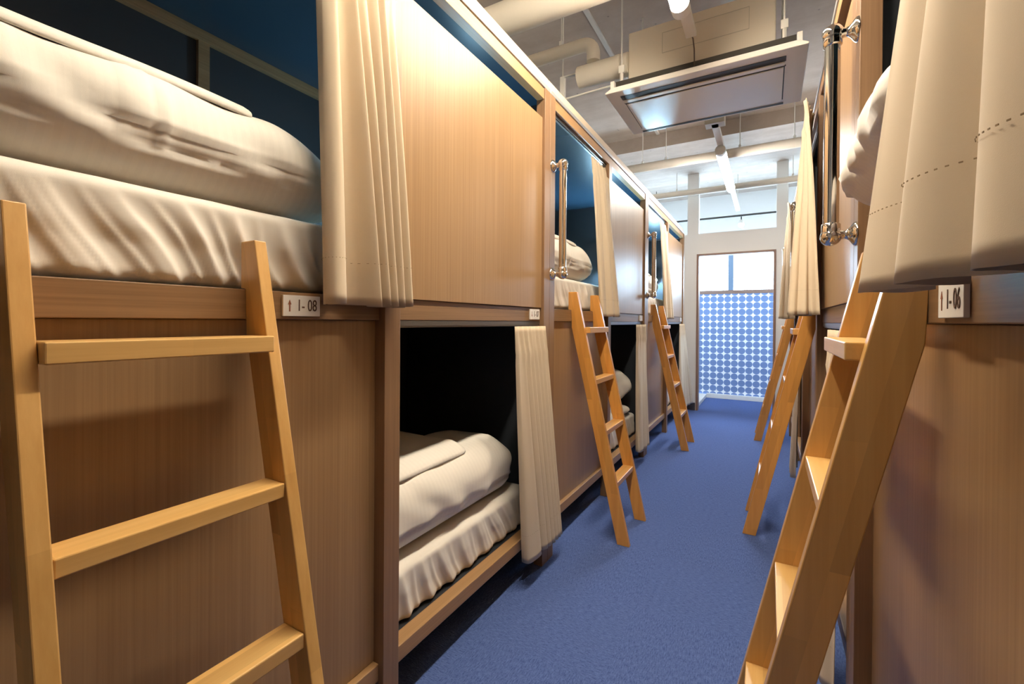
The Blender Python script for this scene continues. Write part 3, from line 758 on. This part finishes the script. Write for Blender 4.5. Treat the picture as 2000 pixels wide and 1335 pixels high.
# ------------------------------------------------------------------ reading lamps on the end walls
def make_lamp():
    t = thing('reading_lamp', '', 'lamp')
    y, d, z = MOD - 0.0215, -0.38, 1.848
    def base(b): tube(b, [(d, y, z), (d, y - 0.012, z), (d, y - 0.015, z)], [0.035, 0.035, 0.030], 20)
    part('base', base, 'white_paint', t, True, 40)
    def arm(b): tube(b, [(d, y - 0.015, z), (d + 0.005, y - 0.04, z + 0.006), (d + 0.012, y - 0.06, z + 0.004)], 0.008, 10)
    part('arm', arm, 'white_paint', t, True, 40)
    def head(b): tube(b, [(d + 0.012, y - 0.060, z + 0.004), (d + 0.016, y - 0.085, z + 0.0), (d + 0.02, y - 0.110, z - 0.006)], [0.016, 0.024, 0.026], 18)
    part('lamp_head', head, 'white_paint', t, True, 40)
    def bulb(b): ball(b, (d + 0.022, y - 0.118, z - 0.009), 0.020, 1, 0.5, 1)
    part('shade_or_light_block', lambda b: bx(b, d - 0.030, d - 0.024, y - 0.155, y - 0.062, z - 0.050, z + 0.045, 0.003), 'white_paint', t)  # added plate that blocks the bulb's light from the back panel
    part('bulb', bulb, 'cool_bulb', t, True, label='glowing cool white bulb')
    return t
rl0 = make_lamp()
for i, (k_, lb) in enumerate({('L', 2): 'lit cool white reading lamp inside the farthest upper berth on the left', ('L', 1): 'cool white reading lamp inside the middle upper berth on the left, behind its curtain',
                              ('L', 0): 'cool white reading lamp inside the 1-08 berth, behind its curtain'}.items()):
    o = rl0 if i == 0 else copy_tree(rl0); tag(o, lb, 'lamp', 'reading lamps on the berth end walls'); place(o, *k_)
    if k_ == ('L', 0):
        for ch in o.children:
            if ch.name.startswith('bulb'): ch.data = ch.data.copy(); ch.data.materials[0] = M['dim_bulb']

# ------------------------------------------------------------------ ceiling services
LZ, LXC = H + 1.60, -0.395
def tube_light(y0, y1, b0, b1, label, tube_m='tube'):
    t = thing('tube_light', label, 'light', (LXC, (y0 + y1) / 2, 0), group='tube lights over the aisle')
    c = (y0 + y1) / 2
    part('mounting_bar', lambda b: bx(b, -0.028, 0.028, b0 - c, b1 - c, LZ + 0.030, LZ + 0.062, 0.003), 'white_paint', t)
    def arc(a0, a1, n=16): return [(0.043 * math.cos(a0 + (a1 - a0) * i / n), LZ - 0.016 + 0.043 * math.sin(a0 + (a1 - a0) * i / n)) for i in range(n + 1)]
    part('tube', lambda b: prism(b, arc(PI * 0.96, PI * 2.04), 'Y', y0 - c, y1 - c), tube_m, t, True, 30, label='glowing white tube')
    part('tube_back', lambda b: prism(b, [(0.0435, LZ - 0.0105), (0.036, LZ + 0.020), (0.020, LZ + 0.0295), (-0.020, LZ + 0.0295), (-0.036, LZ + 0.020), (-0.0435, LZ - 0.0105)], 'Y', y0 - c, y1 - c), 'white_paint', t)
    for y in (y0, y1):
        part('end_cap', lambda b: tube(b, [(0, y - c - 0.03, LZ - 0.016), (0, y - c + 0.03, LZ - 0.016)], 0.0455, 22), 'white_paint', t, True, 40)
    for y in (b0 + 0.1, b1 - 0.1):
        part('suspension_rod', lambda b: tube(b, [(0, y - c, LZ + 0.062), (0, y - c, (CEIL if y < 5.62 else CEIL_LOW) - 0.001)], 0.005, 8), 'white_paint', t, True, 40)
    return t
tube_light(0.42, 2.37, 0.20, 2.73, 'glaring warm tube light at the top edge above the air conditioner, white bar below it')  # unseen near end extended to give the first mattress its light
l2 = tube_light(4.54, 5.88, 4.02, 7.30, 'glaring tube light further down the aisle, under the white pipes', 'tube_neutral')
part('connection_box', lambda b: bx(b, -0.075, 0.075, 3.99 - 5.21, 4.10 - 5.21, LZ + 0.03, LZ + 0.12, 0.004), 'box', l2)

# air conditioner
AZ = H + 1.45
ac = thing('air_conditioner', 'white ceiling air conditioner cassette hanging over the aisle', 'air conditioner', (-0.37, 3.15, AZ))
def acp(b):
    # flared decorative panel: wide lower face, thin rim
    prism(b, [(-0.555, 0.012), (0.545, 0.012), (0.545, 0.022), (0.50, 0.045), (-0.51, 0.045), (-0.555, 0.022)], 'Y', -0.355, 0.355, 0.004)
part('front_panel', acp, 'ac', ac)
part('black_fill', lambda b: bx(b, -0.50, 0.49, -0.300, 0.31, 0.0455, 0.105), 'black_fill', ac)  # black block in the open gap over the panel, its shade put into colour
def corner(b):
    for x in (-0.515, 0.505):
        for y in (-0.31, 0.315): bx(b, x - 0.013, x + 0.013, y - 0.02, y + 0.02, 0.0455, 0.100, 0.003)
part('corner_block', corner, 'ac', ac)
part('body', lambda b: bx(b, -0.445, 0.395, -0.205, 0.30, 0.1055, 0.455, 0.006), 'ac_box', ac)
def seamline(b):
    for x0, x1, z0, z1 in ((-0.23, 0.26, 0.39, 0.393), (-0.23, 0.26, 0.262, 0.265)): bx(b, x0, x1, -0.2065, -0.205, z0, z1)
    bx(b, -0.231, -0.228, -0.2065, -0.205, 0.262, 0.393); bx(b, 0.258, 0.261, -0.2065, -0.205, 0.262, 0.393)
part('access_cover', seamline, 'box', ac, label='faint outline of a service cover')
part('intake_grille', lambda b: bx(b, -0.465, 0.435, -0.170, 0.260, 0.004, 0.0115, 0.003), 'ac', ac)
part('air_slot', lambda b: bx(b, -0.475, 0.445, -0.285, -0.228, 0.0095, 0.0118, 0.001), 'dark', ac)
part('air_slot', lambda b: bx(b, -0.475, 0.445, -0.188, -0.171, 0.0095, 0.0118, 0.001), 'dark', ac)
part('air_slot', lambda b: bx(b, -0.475, 0.445, 0.310, 0.338, 0.0095, 0.0118, 0.001), 'dark', ac)
part('louver', lambda b: bx(b, -0.470, 0.440, -0.225, -0.192, 0.004, 0.0118, 0.002), 'ac', ac)
part('grille_gap', lambda b: bx(b, -0.471, 0.441, -0.1705, 0.2645, 0.0100, 0.0119), 'dark', ac)
for x, y in ((-0.470, -0.275), (0.435, -0.275), (-0.470, 0.27), (0.435, 0.27)):
    def rod(b):
        tube(b, [(x, y, 0.10), (x, y, CEIL - AZ - 0.001)], 0.006, 10)
        bx(b, x - 0.018, x + 0.018, y - 0.010, y + 0.010, 0.165, 0.215, 0.002); tube(b, [(x, y, 0.10), (x, y, 0.17)], 0.011, 6)
    part('hanger_rod', rod, 'white_paint', ac, True, 35)
cb = part('power_cable', lambda b: tube(b, [(-0.395, 2.715, LZ + 0.045), (-0.388, 2.745, LZ + 0.030), (-0.384, 2.765, LZ - 0.02), (-0.386, 2.79, LZ - 0.07), (-0.395, 2.838, LZ - 0.096)], 0.004, 8), 'cable', None, True)
tag(cb, 'thin dark cable dropping from the light bar onto the air conditioner', 'cable')

# pipes
def pipe(label, paths, hangers, cat='pipe'):
    t = thing('ceiling_pipe', label, cat, (0, 0, 0), group=None)
    for i, (pts, r) in enumerate(paths):
        part('pipe_run' if i == 0 else 'branch', lambda b: tube(b, pts, r, 24), 'pipe', t, True, 50)
    for (x, y, z0, z1) in hangers:
        def hg(b):
            tube(b, [(x, y, z0), (x, y, z1)], 0.0045, 8); bx(b, x - 0.012, x + 0.012, y - 0.018, y + 0.018, z0 - 0.01, z0 + 0.03, 0.003)
        part('hanger', hg, 'white_paint', t, True, 35)
    return t
zc_ = CEIL - 0.002
pipe('thick cream pipe crossing the ceiling nearest the camera', [([(-2.15, 2.19, H + 1.72), (1.38, 2.19, H + 1.72)], 0.088)], [(-1.45, 2.02, H + 1.60, zc_), (0.6, 2.19, H + 1.81, zc_)])
def elbow(p0, pc, p1, r, n=8):
    p0, pc, p1 = Vector(p0), Vector(pc), Vector(p1)
    a = pc + (p0 - pc).normalized() * r; b = pc + (p1 - pc).normalized() * r
    out = [p0]
    for i in range(n + 1):
        t = i / n; out.append(a * (1 - t) ** 2 + pc * 2 * t * (1 - t) + b * t * t)
    return out + [p1]
pipe('cream pipe bending down into a stout duct beside the air conditioner',
     [(elbow((-2.15, 2.95, H + 1.925), (-1.06, 2.95, H + 1.925), (-1.06, 2.95, H + 1.79), 0.09), 0.046)], [(-1.30, 2.95, H + 1.97, zc_)])
dk = thing('duct', 'short stout cream duct stub joining the air conditioner body', 'duct', (-1.0, 2.97, H + 1.716))
part('duct_body', lambda b: tube(b, [(-0.17, 0, 0), (0.1835, 0, 0)], 0.0735, 28), 'pipe', dk, True, 50)
part('clamp_ring', lambda b: tube(b, [(0.10, 0, 0), (0.13, 0, 0)], 0.0775, 28), 'pipe', dk, True, 50)
dp = thing('drain_pipe', 'thin white drain pipe leading from the air conditioner to a wall bracket', 'pipe', (0, 0, 0))
part('pipe_run', lambda b: tube(b, [(-0.822, 2.98, H + 1.612), (-1.28, 2.98, H + 1.60)], 0.007, 10), 'white_paint', dp, True, 40)
def brk(b):
    bx(b, -1.318, -1.283, 2.965, 2.995, H + 1.40, H + 1.76, 0.003); bx(b, -1.318, -1.19, 2.97, 2.99, H + 1.752, H + 1.764)
part('bracket', brk, 'white_paint', dp)
part('bracket_rod', lambda b: tube(b, [(-1.30, 2.98, H + 1.76), (-1.30, 2.98, zc_)], 0.005, 8), 'white_paint', dp, True, 40)
pipe('white pipe crossing under the far ceiling, nearer of two parallel ones', [([(-2.15, 5.42, H + 1.845), (1.38, 5.42, H + 1.845)], 0.050)], [(-1.05, 5.42, H + 1.89, zc_), (-1.32, 5.42, H + 1.89, zc_), (0.22, 5.42, H + 1.89, zc_), (-0.28, 5.42, H + 1.89, zc_)])
pipe('white pipe crossing under the far ceiling just before the partition', [([(-2.15, 6.72, H + 1.83), (1.38, 6.72, H + 1.83)], 0.042)], [(-1.15, 6.72, H + 1.87, CEIL_LOW - 0.002), (0.26, 6.72, H + 1.87, CEIL_LOW - 0.002)])
cd = part('conduit', lambda b: bx(b, -1.20, -1.165, 0.2, 5.60, CEIL - 0.022, CEIL - 0.001, 0.003), 'white_paint'); tag(cd, 'slim conduit strip fixed lengthwise on the concrete ceiling', 'conduit')

# black track with a spot lamp in the window bay
tk = thing('track_rail', 'slim black lighting track under the ceiling beyond the partition', 'track', (0, 7.5, H + 1.585))
part('rail', lambda b: bx(b, -2.0, 1.2, -0.016, 0.016, 0, 0.028, 0.002), 'black_fill', tk)
for x in (-1.6, 0.9):
    part('suspension_rod', lambda b: tube(b, [(x, 0, 0.028), (x, 0, CEIL_LOW - H - 1.586)], 0.005, 8), 'black_fill', tk, True, 40)
sp = thing('spot_lamp', 'small glowing round spot lamp hanging from the black track', 'lamp', (-0.36, 7.5, H + 1.585))
part('stem', lambda b: tube(b, [(0, 0, -0.001), (0, 0, -0.055)], 0.008, 10), 'black_fill', sp, True, 40)
part('shade_or_light_block', lambda b: tube(b, [(0, 0, -0.05), (0, -0.004, -0.075), (0, -0.010, -0.115)], [0.016, 0.036, 0.042], 20), 'white_paint', sp, True, 50)
part('bulb', lambda b: ball(b, (0, -0.012, -0.128), 0.038), 'spot_bulb', sp, True, label='glowing bulb')

# ------------------------------------------------------------------ daylight
w = bpy.data.worlds.new('World'); bpy.context.scene.world = w; w.use_nodes = True
w.node_tree.nodes['Background'].inputs['Color'].default_value = (0.56, 0.78, 1.0, 1)
w.node_tree.nodes['Background'].inputs['Strength'].default_value = 19.0
def portal(name, x, y, z, sx, sz):
    l = bpy.data.lights.new(name, 'AREA'); l.shape = 'RECTANGLE'; l.size = sx; l.size_y = sz; l.cycles.is_portal = True
    o = bpy.data.objects.new(name, l); C.objects.link(o); o.location = (x, y, z); o.rotation_euler = (-PI / 2, 0, 0)
portal('window_portal', (WX0 + WX1) / 2, 8.40, (WZ0 + WZ1) / 2, WX1 - WX0, WZ1 - WZ0)

# ------------------------------------------------------------------ camera
f_px, yaw, pitch, roll, cy = 871.14, 0.52126352, -0.00504469, -0.00648900, 630.97
c_, s_ = math.cos, math.sin
fw = Vector((-s_(yaw) * c_(pitch), c_(yaw) * c_(pitch), s_(pitch)))
r0 = Vector((c_(yaw), s_(yaw), 0)); d0 = fw.cross(r0)
r2 = r0 * c_(roll) + d0 * s_(roll); d2 = d0 * c_(roll) - r0 * s_(roll)
cam = bpy.data.cameras.new('Camera'); co = bpy.data.objects.new('Camera', cam); C.objects.link(co)
m3 = Matrix((r2, -d2, -fw)).transposed()
co.matrix_world = Matrix.Translation((0, 0, H)) @ m3.to_4x4()
cam.sensor_width = 36; cam.lens = f_px * 36 / 2000; cam.shift_y = -(667.5 - cy) / 2000
cam.clip_start = 0.02
bpy.context.scene.camera = co

sc = bpy.context.scene
sc.view_settings.view_transform = 'Standard'; sc.view_settings.look = 'None'
sc.view_settings.exposure = 0.62; sc.view_settings.gamma = 1.0; sc.view_settings.use_curve_mapping = False
sc.cycles.max_bounces = 10; sc.cycles.diffuse_bounces = 4; sc.cycles.glossy_bounces = 4; sc.cycles.transmission_bounces = 4
sc.cycles.sample_clamp_indirect = 6.0; sc.cycles.caustics_reflective = False; sc.cycles.caustics_refractive = False
